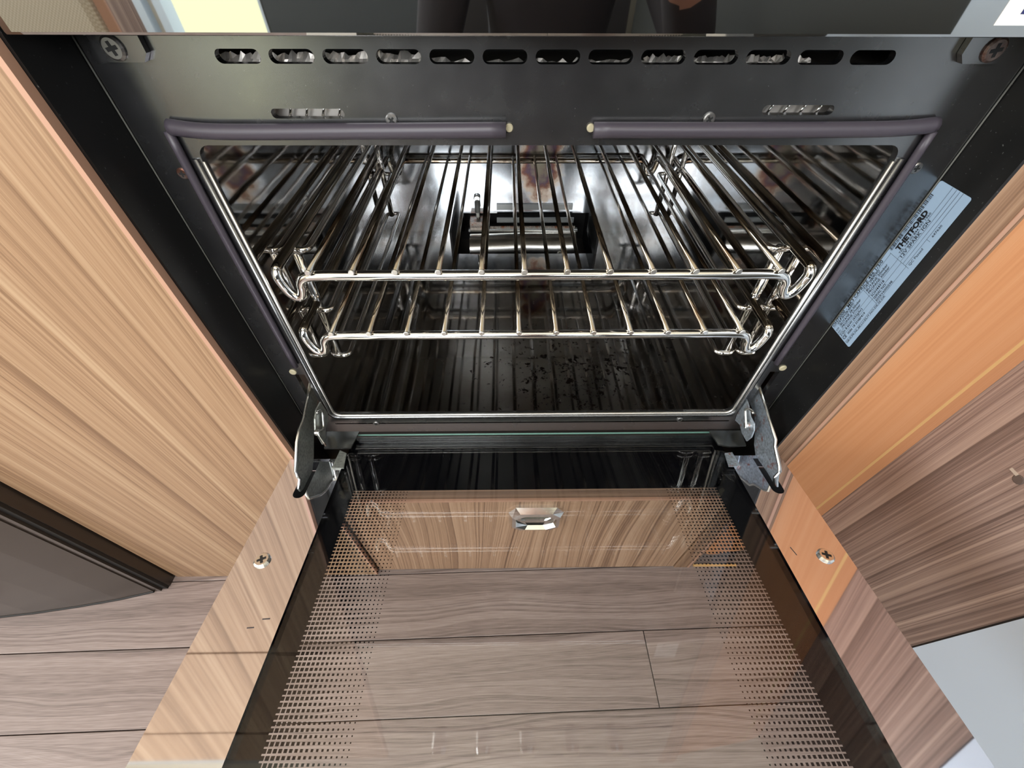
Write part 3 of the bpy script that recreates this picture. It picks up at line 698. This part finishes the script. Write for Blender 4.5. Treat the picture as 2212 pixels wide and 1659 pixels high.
T(0.004, 0.0290, 'CE', 0.0145, 0.012, 0.9); T(0.026, 0.0290, '0086 18 359BP419', 0.0100, 0.006, 1.05); T(0.150, 0.0340, 'SERIAL NO.', 0.0095, 0.006, 1.05); T(0.150, 0.0240, 'E05RV6000598', 0.0095, 0.006, 1.1)
T(0.004, 0.0130, 'GB,IE,FR,NL,BE,LU,ES,IT,NO,DE,SE,DK', 0.0088, 0.004, 1.22)
for v in (0.0875 - 0.003, 0.0555, 0.0405, 0.0215): LN(0.0, v, 0.262, v)
LN(0.024, 0.0555, 0.024, 0.080); LN(0.146, 0.0215, 0.146, 0.0845); LN(0.262, 0.012, 0.262, 0.0875)
rb = random.Random(3); u = 0.268
while u < 0.415:
    wd = rb.choice((0.0006, 0.0011, 0.0017)); LN(u, 0.087, u, 0.0975, wd); u += wd + rb.choice((0.0008, 0.0014, 0.002))
T(0.278, 0.0685, 'THETFORD', 0.0200, 0.055, 1.02)
T(0.274, 0.0600, 'TEL +44 (0) 844 997 1960', 0.0085, 0.002, 1.2)
T(0.268, 0.0475, '12V SPARK IGN', 0.0125, 0.006, 1.2)
for v in (0.057, 0.0445, 0.0345, 0.0245): LN(0.262, v, 0.445, v)
T(0.268, 0.0140, 'QC Passed', 0.0095, 0.0, 1.1); LN(0.335, 0.012, 0.335, 0.0245); T(0.345, 0.0140, '647630', 0.0085, 0.0, 1.2)
build('label_print', bm, M_ink, o)

# ------------------------------------------------------------------ aisle behind the camera (seen in the mirror surfaces)
t = thing('bench_seat', 'beige woven upholstered bench seat across the aisle', 'bench', (-1.2, -1.05, 0))
box('plinth', (-1.66, -0.97, 0), (-0.80, -0.90, 0.24), M_walnut, t)
box('seat_cushion', (-1.66, -0.98, 0.24), (-0.775, -0.875, 0.64), M_fabric, t, 0.02)
box('end_board', (-0.772, -0.96, 0), (-0.752, -0.885, 0.66), M_walnut, t)
box('edge_banding', (-0.772, -0.885, 0), (-0.752, -0.880, 0.66), M_pink, t)
t = thing('wardrobe', 'slate grey two-door wardrobe across the aisle', 'wardrobe', (-0.5, -1.75, 0))
box('carcass', (-0.86, -1.88, 0), (-0.17, -1.80, 0.80), M_darkgap, t)
box('door', (-0.845, -1.80, 0.03), (-0.287, -1.78, 0.79), M_slate, t)
box('door', (-0.277, -1.80, 0.03), (-0.175, -1.78, 0.79), mat('slate_light', srgb(84, 90, 96), 0.45), t)
t = thing('low_cupboard', 'charcoal low cupboard under the window across the aisle', 'cupboard', (0.7, -1.8, 0))
box('carcass', (-0.16, -1.88, 0), (0.44, -1.78, 0.83), mat('charcoal', srgb(36, 35, 37), 0.5), t)
t = thing('tall_unit', 'dark grey tall unit continuing past the white panel', 'cupboard', (0.47, -1.0, 0))
box('side', (0.455, -1.76, 0), (0.48, -0.36, 0.9), mat('dark_grey_laminate', srgb(60, 62, 60), 0.5), t)
box('carcass', (0.48, -1.76, 0), (0.9, -0.37, 0.9), mat('dark_grey_laminate'), t)
g = box('ground', (-40, -80, -0.45), (40, -1.95, -0.40), mat('pale_gravel', srgb(222, 216, 168), 0.9)); tag(g, 'pale gravel ground outside the doorway', kind='structure')
for i, (a, b) in enumerate((((-1.36, -1.93, 0.06), (-1.315, -1.86, 1.78)), ((-1.275, -1.93, 0.06), (-1.245, -1.86, 1.78)), ((-0.895, -1.93, 0.06), (-0.865, -1.86, 1.78)))):
    tag(box('trim_%d' % (i + 1), a, b, M_white), ('white door frame upright next to the bench', 'white door stop upright inside the doorway', 'white door frame upright next to the wardrobe')[i], kind='structure')
t = thing('worktop', 'pale grey kitchen worktop over the oven', 'worktop', (0.0, 0.3, 0.955))
box('slab', (-1.2, -0.03, 0.958), (0.277, 0.60, 0.985), mat('worktop_grey', srgb(150, 146, 140), 0.35), t)

# ------------------------------------------------------------------ the person taking the photograph (only mirrored, never in direct view)
CM = camo.matrix_world
def CP_(x, y, z): return CM @ Vector((x, y, z))
ph = thing('phone', 'black phone held flat by the kneeling person', 'phone', CP_(0.055, -0.02, 0.012))
def cbox(name, a, b, mt, par, bev=0.0):
    bm = bmesh.new(); bm_box(bm, a, b, bev)
    for v in bm.verts: v.co = CM @ v.co
    return build(name, bm, mt, par)
cbox('case', (-0.025, -0.058, 0.008), (0.112, 0.020, 0.016), mat('phone_case', srgb(16, 16, 18), 0.4), ph, 0.003)
cbox('screen', (-0.022, -0.055, 0.016), (0.109, 0.017, 0.0165), mat('phone_screen', srgb(40, 42, 46), 0.1), ph)
def skin(name, verts, edges, rad, sub, mt, root=0):
    me = bpy.data.meshes.new(name); me.from_pydata([tuple(v) for v in verts], edges, [])
    o = bpy.data.objects.new(name, me); COL.objects.link(o)
    sm = o.modifiers.new('skin', 'SKIN'); sb = o.modifiers.new('sub', 'SUBSURF'); sb.levels = sub; sb.render_levels = sub
    for i, sv in enumerate(me.skin_vertices[0].data):
        r = rad[i]; sv.radius = r if isinstance(r, tuple) else (r, r); sv.use_root = (i == root)
    dg = bpy.context.evaluated_depsgraph_get(); me2 = bpy.data.meshes.new_from_object(o.evaluated_get(dg))
    bpy.data.objects.remove(o)
    for p in me2.polygons: p.use_smooth = True
    return me2
gx = 0.09
Pv = [(gx, -1.02, .34), (gx, -1.00, .46), (gx, -0.96, .60), (gx, -0.93, .71), (gx, -0.905, .79), (gx, -0.88, .86), (gx, -0.85, .94), (gx, -0.84, .99)]
Pr = [(.15, .11), (.14, .10), (.16, .11), (.13, .09), (.052, .052), (.066, .074), (.074, .088), (.055, .065)]
Pe = [(i, i + 1) for i in range(7)]
for sgn in (-1, 1):
    b = len(Pv)
    wr = CP_(0.165, -0.085, 0.055) if sgn > 0 else Vector((gx - .15, -0.74, .26))
    Pv += [(gx + sgn * .175, -0.93, .69), (gx + sgn * .24, -0.76 if sgn > 0 else -0.90, .52 if sgn > 0 else .46), tuple(wr)]; Pr += [.062, .045, .028]
    Pe += [(3, b), (b, b + 1), (b + 1, b + 2)]
    wi = b + 2
    b = len(Pv)
    Pv += [(gx + sgn * .10, -0.99, .29), (gx + sgn * .16, -0.68, .13), (gx + sgn * .15, -1.12, .07), (gx + sgn * .15, -1.28, .05)]; Pr += [.095, .066, .046, .036]
    Pe += [(0, b), (b, b + 1), (b + 1, b + 2), (b + 2, b + 3)]
    pb = len(Pv)
    if sgn > 0: H = lambda x, y, z: tuple(CP_(x, y, z))             # right hand closed round the end of the phone
    else: H = lambda x, y, z: (gx - .15 + (y + .03) * .9, -0.70 + (0.13 - x) * .9, .225 - (z - .03) * .3)   # left hand flat on the thigh
    Pv.append(H(0.136, -0.050, 0.034)); Pr.append((.028, .014)); Pe.append((wi, pb))
    for k in range(4):
        yy = -0.054 + k * 0.019; ln = (0.85, 1.0, 0.95, 0.8)[k]
        f0 = len(Pv)
        Pv += [H(0.122, yy, 0.028), H(0.117, yy + .003, 0.010), H(0.112 - 0.006 * ln, yy + .005, 0.004)] if sgn > 0 else [H(0.115, yy, 0.028), H(0.115 - .028 * ln, yy, 0.026), H(0.115 - .052 * ln, yy, 0.030)]
        Pr += [.0085, .0078, .0066]; Pe += [(pb, f0), (f0, f0 + 1), (f0 + 1, f0 + 2)]
    f0 = len(Pv)
    Pv += [H(0.118, -0.030, 0.034), H(0.092, -0.014, 0.028)] if sgn > 0 else [H(0.128, 0.02, 0.034), H(0.100, 0.036, 0.032)]; Pr += [.010, .008]; Pe += [(pb, f0), (f0, f0 + 1)]
me = skin('person', Pv, Pe, Pr, 2, None, 0)
M_skin = mat('skin_tone', srgb(188, 140, 116), 0.5, Subsurface_Weight=0.0); M_top = mat('charcoal_knit', srgb(52, 50, 54), 0.9); M_trs = mat('dark_trousers', srgb(34, 34, 40), 0.85)
for q in (M_top, M_trs, M_skin): me.materials.append(q)
for p in me.polygons:
    c = p.center
    p.material_index = 2 if (c.z > 0.795 or (c.y > -0.40 and c.z > 0.4) or (c.y > -0.75 and 0.2 < c.z < 0.26 and c.x < 0)) else (1 if c.z < 0.36 and c.y < -0.5 else 0)
pers = bpy.data.objects.new('person', me); COL.objects.link(pers)
tag(pers, 'kneeling person in a charcoal top holding a phone over the oven door', 'person')
bm = bmesh.new(); bmesh.ops.create_uvsphere(bm, u_segments=20, v_segments=12, radius=1.0)
for v in bm.verts:
    q = v.co
    v.co = Vector((gx + q.x * .083, -0.872 + q.y * .098, 0.945 + q.z * .100)) if not (q.y > 0.35 and q.z < 0.45) else Vector((gx + q.x * .066, -0.87 + q.y * .072, 0.945 + q.z * .085))
build('hair', bm, mat('dark_hair', srgb(40, 32, 28), 0.6), pers, True)
M_eye = mat('eye_white', srgb(230, 226, 220), 0.2)
for sgn in (-1, 1):
    disc('eye', Vector((gx + sgn * .028, -0.775, 0.93)), Vector((0, 1, -0.1)), .010, .005, M_eye, pers, 12)
    disc('ear', Vector((gx + sgn * .072, -0.86, 0.92)), Vector((sgn, 0.2, 0)), .022, .012, M_skin, pers, 12)
disc('nose', Vector((gx, -0.777, 0.905)), Vector((0, 1, -0.2)), .014, .022, M_skin, pers, 12)
disc('mouth', Vector((gx, -0.782, 0.875)), Vector((0, 1, -0.2)), .018, .004, mat('lip', srgb(150, 88, 80), 0.5), pers, 12)
